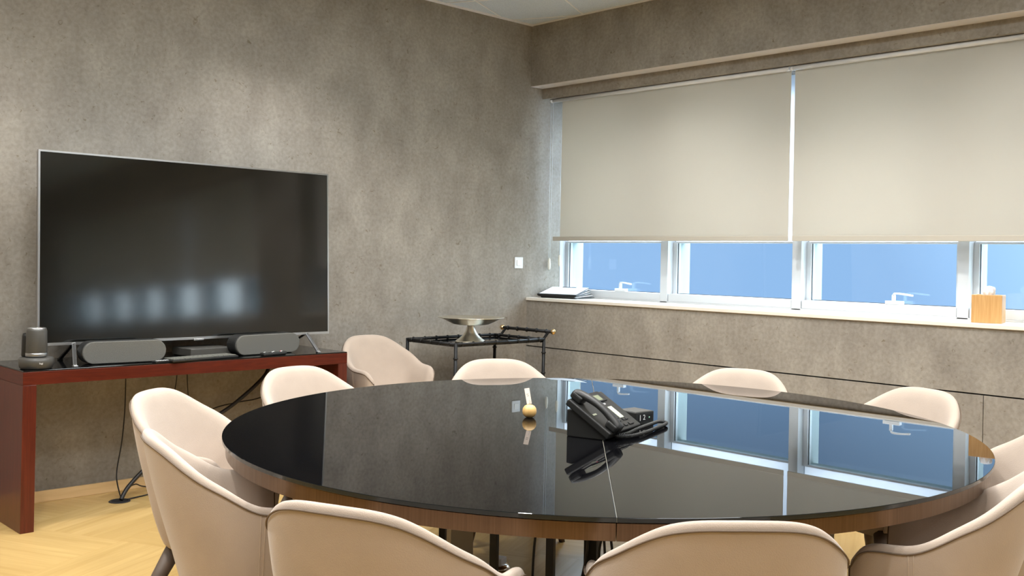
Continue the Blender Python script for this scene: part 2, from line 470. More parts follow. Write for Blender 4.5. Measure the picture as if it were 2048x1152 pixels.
# windows ---------------------------------------------------------------
def window(idx, ya, yb, mull, latches):
    root = bpy.data.objects.new('window_%d' % idx, None); C.objects.link(root); root['kind'] = 'structure'
    root.location = (0.36, (ya + yb) / 2, 1.035)
    inv = Matrix.Translation(-Vector(root.location))
    X0, X1 = 0.36, 0.445
    def add(name, bm, mat, par=root, **k):
        bmesh.ops.transform(bm, matrix=inv, verts=bm.verts); return obj(name, bm, mat, par, **k)
    bm = bmesh.new()
    zt = 2.60
    for (a, b) in mull: box(bm, (X0, b, 1.035), (X1, a, zt))
    box(bm, (X0, yb, 1.03), (X1, ya, 1.045))
    add('window_frame', bm, M_white, bevel=0.002)
    edges = [ya] + [v for m_ in mull for v in m_] + [yb]
    bays = [(edges[i], edges[i + 1]) for i in range(0, len(edges), 2)]
    for i, (a, b) in enumerate(bays):
        if a - b < 0.1: continue
        bm = bmesh.new(); s0, s1 = 0.425, 0.475
        zb, z1 = 1.045, 1.478
        box(bm, (s0, a - 0.032, zb), (s1, a, z1)); box(bm, (s0, b, zb), (s1, b + 0.032, z1))
        box(bm, (X0 + 0.006, b + 0.004, zb), (s1, a - 0.004, 1.100)); box(bm, (s0, b + 0.032, z1 - 0.012), (s1, a - 0.032, z1))
        sash = add('sash', bm, M_white, bevel=0.002)
        bm = bmesh.new()
        box(bm, (s0 + 0.012, a - 0.036, 1.100), (s0 + 0.02, a - 0.032, z1 - 0.012)); box(bm, (s0 + 0.012, b + 0.032, 1.100), (s0 + 0.02, a - 0.032, 1.104))
        add('gasket', bm, M_gasket, sash)
        add('pane', bx((0.452, b + 0.03, 1.098), (0.456, a - 0.03, z1 - 0.010)), M_pane, sash)
        add('frosted_pane', bx((0.4535, b, 1.479), (0.4545, a, zt)), M_frost)
        if i in latches:
            y = a + (b - a) * latches[i]
            bm = bmesh.new()
            box(bm, (0.363, y - 0.052, 1.100), (0.398, y + 0.052, 1.121))
            box(bm, (0.366, y - 0.006, 1.118), (0.384, y + 0.012, 1.158))
            P = smoothpath([(0.376, y + 0.006, 1.155), (0.36, y - 0.01, 1.166), (0.345, y - 0.06, 1.166), (0.338, y - 0.13, 1.158)], 6)
            n_ = len(P)
            prev = None
            for p in P:
                ring = [bm.verts.new(p + Vector((dx, 0, dz))) for dx, dz in ((-0.010, -0.005), (0.010, -0.005), (0.010, 0.005), (-0.010, 0.005))]
                if prev:
                    for q in range(4): bm.faces.new((prev[q], prev[(q + 1) % 4], ring[(q + 1) % 4], ring[q]))
                else: bm.faces.new(ring)
                prev = ring
            bm.faces.new(prev)
            add('latch_handle', bm, M_whitepl, sash, bevel=0.003, smooth=False)
    # outer reveal fins, sill and head
    bm = bmesh.new()
    for (a, b) in list(mull):
        box(bm, (0.476, b + 0.002, 1.02), (0.63, min(a, ya) - 0.002 if a <= 0 else 0.03, zt))
    box(bm, (0.476, yb, 1.0), (0.66, ya, 1.04)); box(bm, (0.476, yb, 1.475), (0.57, ya, 1.495))
    add('outer_reveal', bm, M_fin)
window(1, 0.0, W1[1], [(0.02, -0.004), (-1.0075, -1.073), (-2.075, -2.142), (-3.135, -3.20), (-3.75, -3.80)], {1: 0.62, 3: 0.62})
window(2, W2[0], W2[1], [(W2[0], W2[0] - 0.05), (-5.62, -5.69), (-6.66, -6.73), (-7.7, -7.77), (-8.7, -8.77), (-9.74, -9.81), (-10.80, -10.85)], {})
# (bay 0 of each window is the zero-width strip before the first post)

# ------------------------------------------------------------------ roller blinds
def roller_blind(ya, yb, zb, label, fab_ya=None):
    t = thing('roller_blind', label, 'blind', (0.2, (ya + yb) / 2, zb))
    inv = Matrix.Translation(-Vector(t.location))
    def add(name, bm, mat, par=t, **k):
        bmesh.ops.transform(bm, matrix=inv, verts=bm.verts); return obj(name, bm, mat, par, **k)
    fy = fab_ya if fab_ya is not None else ya
    add('fabric', bx((0.1995, yb, zb + 0.004), (0.2005, fy, 2.574)), M_blind)
    bm = bmesh.new(); box(bm, (0.196, yb, zb), (0.204, ya, zb + 0.034))
    add('hem_bar', bm, M_hem, bevel=0.003)
    bm = bmesh.new(); tube(bm, [(0.178, yb, 2.566), (0.178, ya, 2.566)], 0.0150, 20)
    tb = add('roller_tube', bm, M_whitepl)
    bm = bmesh.new(); tube(bm, [(0.178, ya, 2.566), (0.178, ya + (0.03 if ya > -1 else 0.02), 2.566)], 0.0142, 20)
    add('end_cap', bm, M_whitepl, tb)
    return t, add
b1, add1 = roller_blind(-0.075, -2.139, 1.476, 'beige roller blind nearest the grey corner, pulled half down, with hanging cords', -0.150)
for (x, y0, y1, z0, zt_) in ((0.215, -0.012, -0.040, 1.248, 2.56), (0.275, -0.075, -0.085, 1.275, 2.56)):
    bm = bmesh.new()
    for yy in (y0, y1):
        tube(bm, [(x, yy, zt_), (x, (y0 + y1) / 2 + (yy - (y0 + y1) / 2) * 0.5, z0 + 0.07)], 0.0016, 6)
    cdn = add1('pull_cord', bm, M_whitepl)
    bm = bmesh.new()
    lathe(bm, [(0, 0), (0.009, 0.004), (0.0125, 0.02), (0.0125, 0.05), (0.009, 0.085), (0.003, 0.094), (0, 0.094)], 16, (x, (y0 + y1) / 2, z0))
    add1('cord_weight', bm, pmat('ivory_plastic', (0.75, 0.72, 0.62), 0.4), cdn)
roller_blind(-2.166, -3.79, 1.476, 'beige roller blind right of the other one, reaching the edge of the photo')
roller_blind(-4.68, -6.62, 1.476, 'beige roller blind of the further window, beside the wall pier')
roller_blind(-6.65, -10.82, 1.476, 'beige roller blind of the further window, at the far end')

# ------------------------------------------------------------------ light fixtures and lamps
def downlight(x, y, power, size=R(95), blend=0.55, col=(1, 0.88, 0.72), label=''):
    t = thing('downlight', label, 'ceiling light', (x, y, CZ), 0, 'recessed ceiling downlights')
    bm = bmesh.new(); lathe(bm, [(0.045, -0.001), (0.045, -0.02), (0.052, -0.024), (0.066, -0.02), (0.07, -0.001)], 28)
    obj('trim_ring', bm, M_whitepl, t)
    l = bpy.data.lights.new('downlight_lamp', 'SPOT'); l.energy = power; l.spot_size = size; l.spot_blend = blend
    l.color = col; l.shadow_soft_size = 0.05
    lo = bpy.data.objects.new('lamp', l); C.objects.link(lo); lo.parent = t; lo.location = (0, 0, -0.035)
FILL_W = 22; ROOM_W = 120; WALL_W = 90
WARM = (1.0, 0.965, 0.93)
ROW = {-2.35: 'above the right side of the television', -4.25: 'above the left end of the console', -6.1: 'at the far left of the grey wall'}
for x, p in ((-2.35, WALL_W), (-4.25, WALL_W), (-6.1, WALL_W)):
    downlight(x, -0.95, p, R(118), 0.6, WARM, 'white recessed downlight ' + ROW[x])
XN = {-1.25: 'nearest the windows', -3.0: 'over the table', -4.75: 'over the viewer side of the table', -6.6: 'by the back wall'}
YNM = {-2.7: 'second row', -4.45: 'third row', -6.3: 'fourth row', -8.2: 'fifth row'}
for x in XN:
    for y in YNM:
        downlight(x, y, ROOM_W * {-2.7: 1.15, -4.45: 0.85, -6.3: 0.42, -8.2: 0.3}[y] * (0.4 if x < -6 else 1), R(125), 0.6, WARM, 'white recessed downlight, %s from the television wall, %s' % (YNM[y], XN[x]))

downlight(-0.62, -3.85, 42, R(125), 0.7, WARM, 'white recessed downlight close to the window blinds')
downlight(-0.85, -1.35, 78, R(118), 0.7, WARM, 'white recessed downlight added above the bar cart corner')  # unseen lamp, added to brighten the lower wall and the corner chair
def fill_panel(x, y, power, lab):  # unseen glowing panels, added as soft ambient fill for the room
    t = thing('added_fill_panel', lab, 'ceiling light', (x, y, CZ), TH, 'added fill light panels')
    bm = bmesh.new()
    for lo, hi in (((-0.3, -0.3, -0.016), (0.3, -0.28, -0.006)), ((-0.3, 0.28, -0.016), (0.3, 0.3, -0.006)), ((-0.3, -0.28, -0.016), (-0.28, 0.28, -0.006)), ((0.28, -0.28, -0.016), (0.3, 0.28, -0.006))): box(bm, lo, hi)
    obj('frame', bm, M_whitepl, t)
    m_ = bpy.data.materials.get('fill_diffuser')
    if not m_:
        m_, t_, b_ = newmat('fill_diffuser'); b_.inputs['Emission Color'].default_value = (0.92, 0.97, 1, 1); b_.inputs['Emission Strength'].default_value = 3.0
    obj('diffuser', bx((-0.28, -0.28, -0.010), (0.28, 0.28, -0.006)), m_, t)
    l = bpy.data.lights.new('fill_lamp', 'AREA'); l.energy = power; l.size = 0.54; l.color = (0.88, 0.95, 1.0)
    lo = bpy.data.objects.new('lamp', l); C.objects.link(lo); lo.parent = t; lo.location = (0, 0, -0.02)
for x, xn in ((-2.1, 'window side'), (-3.9, 'middle'), (-5.7, 'back wall side')):
    for y, yn in ((-1.85, 'first row'), (-3.6, 'second row'), (-5.4, 'third row'), (-7.3, 'fourth row')):
        fill_panel(x, y, FILL_W * {-1.85: 1.15, -3.6: 1.05, -5.4: 0.5, -7.3: 0.4}[y], 'added unseen fill light panel, %s from the television, %s' % (yn, xn))

# ------------------------------------------------------------------ wall switch
t = thing('light_switch', 'white square light switch on the grey wall near the window corner', 'switch', (-0.10, 0, 1.30))
obj('switch_plate', bx((-0.043, -0.009, -0.043), (0.043, 0, 0.043)), M_whitepl, t, bevel=0.003)
obj('rocker', bx((-0.022, -0.013, -0.022), (0.022, -0.009, 0.022)), pmat('white_rocker', (0.88, 0.88, 0.86), 0.3), t, bevel=0.0015)

# ------------------------------------------------------------------ console desk
t = thing('console_desk', 'dark mahogany waterfall console with a black glass top against the grey wall', 'desk', (-2.955, -0.30, 0))
dx0, dx1, dy0, dy1 = -0.905, 0.905, -0.27, 0.25
obj('desk_top', bx((dx0, dy0, 0.692), (dx1, dy1, 0.754)), M_desk, t, bevel=0.0015)
for sx in (-1, 1):
    a, b = (dx0, dx0 + 0.062) if sx < 0 else (dx1 - 0.062, dx1)
    obj('side_panel', bx((a, dy0, 0), (b, dy1, 0.6915)), M_deskv, t, bevel=0.0015)
obj('glass_sheet', bx((dx0 + 0.001, dy0 + 0.001, 0.7545), (dx1 - 0.001, dy1 - 0.001, 0.7605)), M_desk_glass, t, bevel=0.001)
DZ = 0.7608

# ------------------------------------------------------------------ television
t = thing('television', 'large flat screen television, switched off, standing on the mahogany console', 'television', (-2.857, -0.30, DZ))
LEAN = Matrix.Rotation(R(-2.4), 4, 'X')
hw = 0.852; zb, zt = 0.088, 1.068
bm = bmesh.new(); box(bm, (-hw + 0.004, 0.004, zb + 0.003), (hw - 0.004, 0.032, zt - 0.003))
box(bm, (-0.45, 0.032, zb + 0.1), (0.45, 0.06, zt - 0.45))
obj('rear_shell', bm, M_black, t, bevel=0.004)
bm = bmesh.new(); w = 0.009
box(bm, (-hw, -0.006, zb), (-hw + w, 0.012, zt)); box(bm, (hw - w, -0.006, zb), (hw, 0.012, zt))
box(bm, (-hw + w, -0.006, zt - w), (hw - w, 0.012, zt)); box(bm, (-hw + w, -0.006, zb), (hw - w, 0.012, zb + 0.014))
obj('bezel', bm, M_silver, t)
obj('screen', bx((-hw + w, -0.003, zb + 0.014), (hw - w, 0.004, zt - w)), M_screen, t)
bm = bmesh.new(); box(bm, (-0.030, -0.008, zb - 0.006), (0.030, 0.006, zb + 0.004)); obj('logo_tab', bm, M_silver, t, bevel=0.002)
for sx in (-1, 1):
    bm = bmesh.new()
    ax = -0.675 if sx < 0 else 0.695
    for (ex, ey, mi) in ((sx * 0.028, -0.225, 0), (sx * 0.0 - 0.01, 0.14, 1)):
        a = Vector((ax, 0.0, zb + 0.008)); b = Vector((ax + ((-0.075 if mi == 0 else -0.015) if sx < 0 else -0.06), ey, 0.0055))
        d = (b - a).normalized(); s = d.cross(UP).normalized() * 0.009; u = s.cross(d).normalized() * 0.005
        vs = [bm.verts.new(p + i * s + j * u) for p in (a, b) for i, j in ((-1, -1), (1, -1), (1, 1), (-1, 1))]
        for f in ((0, 1, 2, 3), (7, 6, 5, 4), (0, 4, 5, 1), (1, 5, 6, 2), (2, 6, 7, 3), (3, 7, 4, 0)):
            fc = bm.faces.new([vs[i] for i in f]); fc.material_index = mi
        box(bm, (b.x - 0.011, b.y - 0.012, 0), (b.x + 0.011, b.y + 0.012, 0.008), mi)
    obj('stand_foot', bm, [M_silver, M_black], t, bevel=0.002)

# ------------------------------------------------------------------ loudspeakers (pill shaped)
def pill(name, label, x0, y0, x1, y1):
    c = Vector(((x0 + x1) / 2, (y0 + y1) / 2, DZ)); L = math.hypot(x1 - x0, y1 - y0) + 0.0; ang = math.atan2(y1 - y0, x1 - x0)
    t = thing(name, label, 'speaker', c, ang)
    h = 0.112; r = h / 2; hl = L / 2 - r
    outl = []
    for k in range(17): a = -PI / 2 + PI * k / 16; outl.append((hl + r * math.cos(a), r + r * math.sin(a)))
    for k in range(17): a = PI / 2 + PI * k / 16; outl.append((-hl + r * math.cos(a), r + r * math.sin(a)))
    def ex(y_a, y_b, sc_=1.0, ins=0.0):
        bm = bmesh.new()
        A = []; B = []
        for (x, z) in outl:
            A.append(bm.verts.new((x * sc_, y_a, r + (z - r) * sc_))); B.append(bm.verts.new((x * sc_, y_b, r + (z - r) * sc_)))
        bm.faces.new(A); bm.faces.new(B)
        for i in range(len(A)): bm.faces.new((A[i], A[(i + 1) % len(A)], B[(i + 1) % len(A)], B[i]))
        bmesh.ops.translate(bm, verts=bm.verts, vec=(0, 0, 0.002)); return bm
    obj('housing', ex(0.018, 0.095), M_black, t, bevel=0.006)
    obj('fabric_grille', ex(0.0, 0.0175, 0.985), M_grille, t, bevel=0.004)
    bm = bmesh.new(); box(bm, (-0.08, 0.03, 0), (0.08, 0.085, 0.004)); obj('foot_pad', bm, M_black, t)
pill('pill_speaker', 'grey fabric pill-shaped speaker under the left half of the television', -3.555, -0.475, -3.135, -0.510)
pill('pill_speaker', 'grey fabric pill-shaped speaker under the right half of the television', -2.722, -0.478, -2.285, -0.430)

# ------------------------------------------------------------------ conference camera
t = thing('conference_camera', 'dark grey conference camera with a cylindrical head on the left end of the console', 'camera', (-3.775, -0.488, DZ), R(-35))
bm = bmesh.new(); lathe(bm, [(0, 0), (0.066, 0), (0.073, 0.006), (0.079, 0.03), (0.0785, 0.046), (0.072, 0.053), (0.05, 0.054), (0, 0.054)], 48)
obj('base', bm, M_graph, t)
bm = bmesh.new(); lathe(bm, [(0, 0.058), (0.044, 0.058), (0.0475, 0.064), (0.0455, 0.18), (0.042, 0.19), (0.036, 0.193), (0.034, 0.189), (0, 0.189)], 48)
hd = obj('camera_head', bm, M_graph, t)
bm = bmesh.new(); lathe(bm, [(0.0465, 0.058), (0.0485, 0.060), (0.0483, 0.074), (0.0465, 0.076)], 48); obj('metal_ring', bm, M_silver, hd)
bm = bmesh.new(); lathe(bm, [(0.034, 0.1905), (0.037, 0.1945), (0.041, 0.1925), (0.0415, 0.189)], 48); obj('top_ring', bm, M_silver, hd)
bm = bmesh.new(); lathe(bm, [(0, 0.054), (0.034, 0.054), (0.034, 0.0585), (0, 0.0585)], 32); obj('neck', bm, M_black, t)
bm = bmesh.new(); lathe(bm, [(0, 0.054), (0.024, 0.054), (0.027, 0.06), (0.026, 0.15), (0.022, 0.165), (0, 0.17)], 28, (-0.048, 0.026, 0))
obj('rear_arm', bm, M_black, t)
Mx = Matrix.Rotation(R(12), 4, 'Z') @ Matrix.Translation((0.0, -0.0795, 0.028)) @ Matrix.Rotation(R(88), 4, 'X')
textobj('logo_print', 'logi', 0.012, Matrix.Rotation(R(32), 4, 'Z') @ Matrix.Translation((0.0, -0.0795, 0.030)) @ Matrix.Rotation(R(92), 4, 'X'), M_whitetext, t)

# ------------------------------------------------------------------ small computer, keyboard, remotes
t = thing('mini_computer', 'flat black box computer under the television, behind the keyboard', 'computer', (-2.835, -0.30, DZ), R(4))
obj('case', bx((-0.125, -0.10, 0.004), (0.125, 0.10, 0.046)), M_graph, t, bevel=0.004)
obj('base_plate', bx((-0.115, -0.09, 0), (0.115, 0.09, 0.0045)), M_black, t)

t = thing('keyboard', 'slim black keyboard with grey keys lying on the console glass', 'keyboard', (-2.945, -0.505, DZ), R(9))
obj('keyboard_case', bx((-0.205, -0.055, 0), (0.205, 0.055, 0.012)), M_black, t, bevel=0.004)
k0 = None
for r_ in range(5):
    x = -0.195
    n = [15, 14, 13, 12, 8][r_]
    ws = [1] * n
    if r_ == 4: ws = [1.3, 1, 1, 5.2, 1, 1, 1.3, 1.4]
    tot = sum(ws); unit = (0.39 - 0.003 * (n - 1)) / tot
    for w_ in ws:
        k = obj('key', bx((0, 0, 0), (unit * w_, 0.0155, 0.005)), M_keys, t, bevel=0.001)
        k.location = (x, 0.033 - r_ * 0.0195, 0.0118); x += unit * w_ + 0.003

t = thing('remote_control', 'thick black remote control lying before the right speaker', 'remote control', (-2.520, -0.530, DZ), R(11))
bm = bmesh.new(); box(bm, (-0.085, -0.021, 0), (0.085, 0.021, 0.020)); obj('body', bm, M_black, t, bevel=0.009, seg=4)
for i in range(9):
    for j in (-1, 0, 1):
        if (i + j) % 4 == 3: continue
        bm = bmesh.new(); lathe(bm, [(0, 0), (0.0036, 0), (0.0034, 0.0026), (0, 0.0028)], 10, (-0.068 + i * 0.016, j * 0.011, 0.0195))
        obj('button', bm, M_pink if (i, j) == (8, 1) else (M_whitetext if (i * 3 + j) % 4 == 0 else M_keys), t)
t = thing('slim_remote', 'small flat remote with pale buttons and a red end before the left speaker', 'remote control', (-3.165, -0.545, DZ), R(8))
obj('body', bx((-0.060, -0.018, 0), (0.060, 0.018, 0.009)), M_black, t, bevel=0.003)
obj('red_end', bx((0.036, -0.014, 0.0088), (0.056, 0.014, 0.0105)), M_pink, t, bevel=0.001, label='red end plate')
for i in range(5):
    obj('button', bx((-0.045 + i * 0.015, -0.008, 0.0088), (-0.036 + i * 0.015, 0.010, 0.0108)), M_whitetext, t, bevel=0.001)

# ------------------------------------------------------------------ cables below the console
def cable(name, P, r, label, cat='cable', n=8, mat=M_cable, group=None):
    bm = bmesh.new(); tube(bm, smoothpath(P, n), r, 8)
    return tag(obj(name, bm, mat), label, cat, group)
cable('power_cable', [(-3.15, -0.035, 0.76), (-3.148, -0.035, 0.62), (-3.15, -0.035, 0.45), (-3.165, -0.04, 0.28), (-3.195, -0.05, 0.1), (-3.235, -0.205, 0.012), (-3.245, -0.235, 0.006)], 0.0035, 'thin black cable hanging from the console into the floor outlet ring')
cable('thin_cable', [(-2.845, -0.03, 0.76), (-2.85, -0.03, 0.6), (-2.87, -0.03, 0.45), (-2.86, -0.03, 0.2), (-2.84, -0.06, 0.004)], 0.003, 'thin brown-black cable hanging under the middle of the console, the left one of two')
cable('thin_cable', [(-2.79, -0.03, 0.76), (-2.785, -0.03, 0.6), (-2.775, -0.03, 0.4), (-2.80, -0.03, 0.15), (-2.79, -0.06, 0.004)], 0.003, 'thin black cable hanging under the middle of the console, the right one of two')
cable('curved_cable', [(-2.16, -0.03, 0.50), (-2.32, -0.03, 0.448), (-2.45, -0.03, 0.435), (-2.60, -0.03, 0.415), (-2.68, -0.03, 0.375), (-2.76, -0.03, 0.28), (-2.80, -0.05, 0.1), (-2.82, -0.1, 0.005)], 0.0038, 'black cable curving along the grey wall behind the chair by the console')
cable('braided_cable', [(-3.25, -0.245, 0.008), (-3.20, -0.225, 0.07), (-3.08, -0.21, 0.17), (-2.95, -0.21, 0.26), (-2.80, -0.22, 0.35), (-2.6, -0.22, 0.45), (-2.4, -0.22, 0.60), (-2.35, -0.2, 0.685)], 0.011, 'thick black cable sleeve rising out of the floor outlet ring')
cable('thin_cable', [(-3.235, -0.225, 0.01), (-3.20, -0.20, 0.05), (-3.14, -0.17, 0.062), (-3.08, -0.13, 0.035), (-2.95, -0.10, 0.006), (-2.7, -0.11, 0.004), (-2.5, -0.1, 0.004)], 0.0034, 'thin black cable looping from the floor outlet ring along the baseboard')
cable('floor_cable', [(-3.22, -0.255, 0.008), (-3.12, -0.215, 0.004), (-2.98, -0.185, 0.0045), (-2.8, -0.20, 0.0045), (-2.6, -0.19, 0.0045)], 0.004, 'black cable lying on the wood floor beside the outlet ring')
t = thing('floor_grommet', 'round black outlet ring in the wood floor under the console', 'floor outlet', (-3.255, -0.240, 0))
bm = bmesh.new(); lathe(bm, [(0.042, 0.0005), (0.044, 0.003), (0.052, 0.0035), (0.056, 0.0005)], 32); obj('ring', bm, M_grom, t)
bm = bmesh.new(); lathe(bm, [(0, 0.0008), (0.043, 0.0008)], 32); obj('opening', bm, pmat('dark_opening', (0.004, 0.004, 0.004), 0.9), t)

# ------------------------------------------------------------------ bar cart
CX0, CX1, CY0, CY1, CTZ = -1.262, -0.455, -0.635, -0.135, 0.772
t = thing('bar_cart', 'black bamboo-style metal bar cart with brass-ended handle in the corner', 'cart', ((CX0 + CX1) / 2, (CY0 + CY1) / 2, 0))
inv = Matrix.Translation(-Vector(t.location))
def addc(name, bm, mat, par=t, **k):
    bmesh.ops.transform(bm, matrix=inv, verts=bm.verts); return obj(name, bm, mat, par, **k)
def bamboo(bm, a, b, r=0.0105, pitch=0.11, off=0.5):
    a = Vector(a); b = Vector(b); L = (b - a).length; n = max(2, round(L / pitch)); d = (b - a) / n
    u = d.normalized()
    tube(bm, [a, b], r, 12)
    for i in range(n):
        c = a + d * (i + off)
        tube(bm, [c - u * 0.007, c - u * 0.003, c + u * 0.003, c + u * 0.007], [r * 1.02, r * 1.45, r * 1.45, r * 1.02], 12)
for z, nm in ((CTZ, 'top_rail'), (0.25, 'lower_rail')):
    for a, b in (((CX0, CY0), (CX1, CY0)), ((CX1, CY0), (CX1, CY1)), ((CX1, CY1), (CX0, CY1)), ((CX0, CY1), (CX0, CY0))):
        bm = bmesh.new(); bamboo(bm, (a[0], a[1], z), (b[0], b[1], z), pitch=0.1); addc(nm, bm, M_blackm)
for (x, y) in ((CX0, CY0), (CX1, CY0), (CX1, CY1), (CX0, CY1)):
    bm = bmesh.new(); bamboo(bm, (x, y, 0.075), (x, y, CTZ + 0.008), 0.0115, 0.14, 0.3)
    lg = addc('leg', bm, M_blackm)
    bm = bmesh.new(); tube(bm, [(x - 0.011, y, 0.03), (x + 0.011, y, 0.03)], 0.03, 20); tube(bm, [(x, y, 0.05), (x, y, 0.08)], 0.007, 8)
    box(bm, (x - 0.016, y - 0.012, 0.052), (x + 0.016, y + 0.012, 0.064))
    addc('caster', bm, M_black, lg)
for z in (CTZ - 0.018, 0.24):
    addc('glass_shelf', bx((CX0 + 0.008, CY0 + 0.008, z), (CX1 - 0.008, CY1 - 0.008, z + 0.006)), M_desk_glass)
bm = bmesh.new(); hx, hz = CX1 + 0.085, CTZ + 0.050
bamboo(bm, (hx, CY0 + 0.01, hz), (hx, CY1 - 0.0, hz), 0.0115, 0.095)
hn = addc('push_handle', bm, M_blackm)
for y, s in ((CY0 + 0.03, 1), (CY1 - 0.02, -1)):
    bm = bmesh.new()
    for o_ in (0, 0.022): tube(bm, [(CX1, y + s * o_ * 0.6, CTZ - 0.02 * (o_ == 0)), (CX1 + 0.035, y + s * o_ * 0.6, CTZ + 0.0), (hx, y + s * o_ * 0.6, hz)], 0.006, 10)
    addc('handle_bracket', bm, M_blackm, hn)
for y in (CY0 - 0.008, CY1 + 0.012):
    bm = bmesh.new(); bmesh.ops.create_uvsphere(bm, u_segments=20, v_segments=12, radius=0.0195)
    for f in bm.faces: f.smooth = True
    bmesh.ops.translate(bm, verts=bm.verts, vec=(hx, y, hz)); addc('brass_knob', bm, M_gold, hn, label='brass ball knob')

# ------------------------------------------------------------------ pedestal bowl
t = thing('pedestal_bowl', 'shallow silver pedestal bowl standing on the black bar cart', 'bowl', (-0.955, -0.43, CTZ - 0.0118))
bm = bmesh.new(); lathe(bm, [(0, 0), (0.103, 0), (0.106, 0.004), (0.098, 0.012), (0.075, 0.028), (0.050, 0.052), (0.034, 0.08), (0.0255, 0.108), (0.024, 0.118), (0.0, 0.119)], 56)
obj('pedestal', bm, M_bowl, t)
bm = bmesh.new(); lathe(bm, [(0, 0.117), (0.085, 0.118), (0.120, 0.123), (0.158, 0.140), (0.190, 0.156), (0.222, 0.166), (0.226, 0.1675), (0.226, 0.170), (0.221, 0.170), (0.187, 0.160), (0.155, 0.144), (0.118, 0.128), (0.07, 0.122), (0, 0.121)], 72)
obj('dish', bm, M_bowl, t)

# ------------------------------------------------------------------ conference table
TC = Vector((-2.744, -3.146, 0)); TA = R(25.44)
EA, EB = 1.338, 1.275
SA = R(42.8)
def ell(a_off=0.0, da=0, side=0, n=90, gap=0.0):
    # half outline (side +1/-1) of the oval on one side of the centre seam
    pts = []
    base = SA - TA
    # parametric angle of the seam direction
    ph0 = math.atan2(math.sin(base) / EB, math.cos(base) / EA)
    s = 0 if side > 0 else PI
    for i in range(n + 1):
        ph = ph0 + s + PI * i / n
        x = (EA + da) * math.cos(ph); y = (EB + da) * math.sin(ph)
        X = x * math.cos(TA) - y * math.sin(TA); Y = x * math.sin(TA) + y * math.cos(TA)
        pts.append((X, Y))
    nrm = Vector((-math.sin(SA), math.cos(SA), 0)) * (gap / 2) * (1 if side > 0 else -1)
    return [(p[0] + nrm.x, p[1] + nrm.y) for p in pts]
t = thing('conference_table', 'large oval conference table with a shiny black glass top and brown rim', 'table', TC)
for s in (1, -1):
    bm = bmesh.new(); prism(bm, ell(0, -0.012, s, gap=0.0016), 0.693, 0.7345); obj('table_top', bm, M_rim, t, bevel=0.001)
    bm = bmesh.new(); prism(bm, ell(0, 0.0, s, gap=0.0014), 0.7385, 0.75, 0, 1); obj('glass_panel', bm, [M_glass_top, M_edge], t, bevel=0.0012)
bm = bmesh.new()
_r = ell(0, -0.002, 1)
_a = Vector((_r[0][0], _r[0][1], 0)); _b = Vector((_r[-1][0], _r[-1][1], 0)); _n = (_b - _a).normalized().cross(UP) * 0.0006
prism(bm, [((_a - _n).x, (_a - _n).y), ((_b - _n).x, (_b - _n).y), ((_b + _n).x, (_b + _n).y), ((_a + _n).x, (_a + _n).y)], 0.7386, 0.7501)
obj('joint_strip', bm, pmat('pale_joint', (0.20, 0.19, 0.15), 0.5), t)
bm = bmesh.new()
for s in (1, -1): prism(bm, ell(0, -0.03, s, gap=0.004), 0.7347, 0.7383)
obj('spacer', bm, M_black, t)
def at(px, depth, z=0):      # a floor point seen in column px of the photo at the given distance
    d = FWD + RGT * ((px - 1024) / 2006)
    p = CAM + d * depth; return Vector((p.x, p.y, z))
def sqleg(name, p, w, d_, z0, z1, mat, rz=R(25), par=t):
    bm = bmesh.new(); box(bm, (-w / 2, -d_ / 2, z0), (w / 2, d_ / 2, z1))
    bmesh.ops.transform(bm, matrix=Matrix.Translation(p - TC) @ Matrix.Rotation(rz, 4, 'Z'), verts=bm.verts)
    return obj(name, bm, mat, par, bevel=0.0015)
LEGS = [(897, 3.95, 0.026), (1000, 2.95, 0.022), (1113, 2.75, 0.022), (1500, 3.6, 0.03), (1195, 3.5, 0.045)]
for px, dp, w in LEGS:
    sqleg('leg', at(px, dp), w, w, 0.0, 0.693, M_blackm)
for px, dp in ((931, 3.55), (1650, 3.3)):
    sqleg('support_column', at(px, dp), 0.085, 0.045, 0.012, 0.693, M_greycol, R(-20))
    sqleg('floor_plate', at(px, dp), 0.30, 0.16, 0, 0.012, M_greycol, R(-20))
sqleg('steel_bracket', at(1013, 3.25), 0.03, 0.012, 0.52, 0.693, M_silver, R(-40))
bm = bmesh.new()
a, b = at(897, 3.95), at(1500, 3.6)
# steel under-frame bars
for (p, q) in ((at(931, 3.55), at(1650, 3.3)), (at(1000, 2.95), at(897, 3.95)), (at(1113, 2.75), at(1500, 3.6))):
    tube(bm, [p - TC + Vector((0, 0, 0.68)), q - TC + Vector((0, 0, 0.68))], 0.012, 4)
obj('under_frame', bm, M_blackm, t)
# chrome foot seen on the floor under the table
t = thing('floor_socket', 'small chrome floor socket box on the floor below the table', 'floor outlet', at(1007, 4.30), R(20))
bm = bmesh.new(); lathe(bm, [(0, 0), (0.055, 0), (0.055, 0.01), (0.045, 0.02), (0, 0.022)], 28); obj('base', bm, M_chrome, t)
obj('socket_flap', bx((-0.02, -0.028, 0.02), (0.035, 0.028, 0.048)), M_whitepl, t, bevel=0.004)
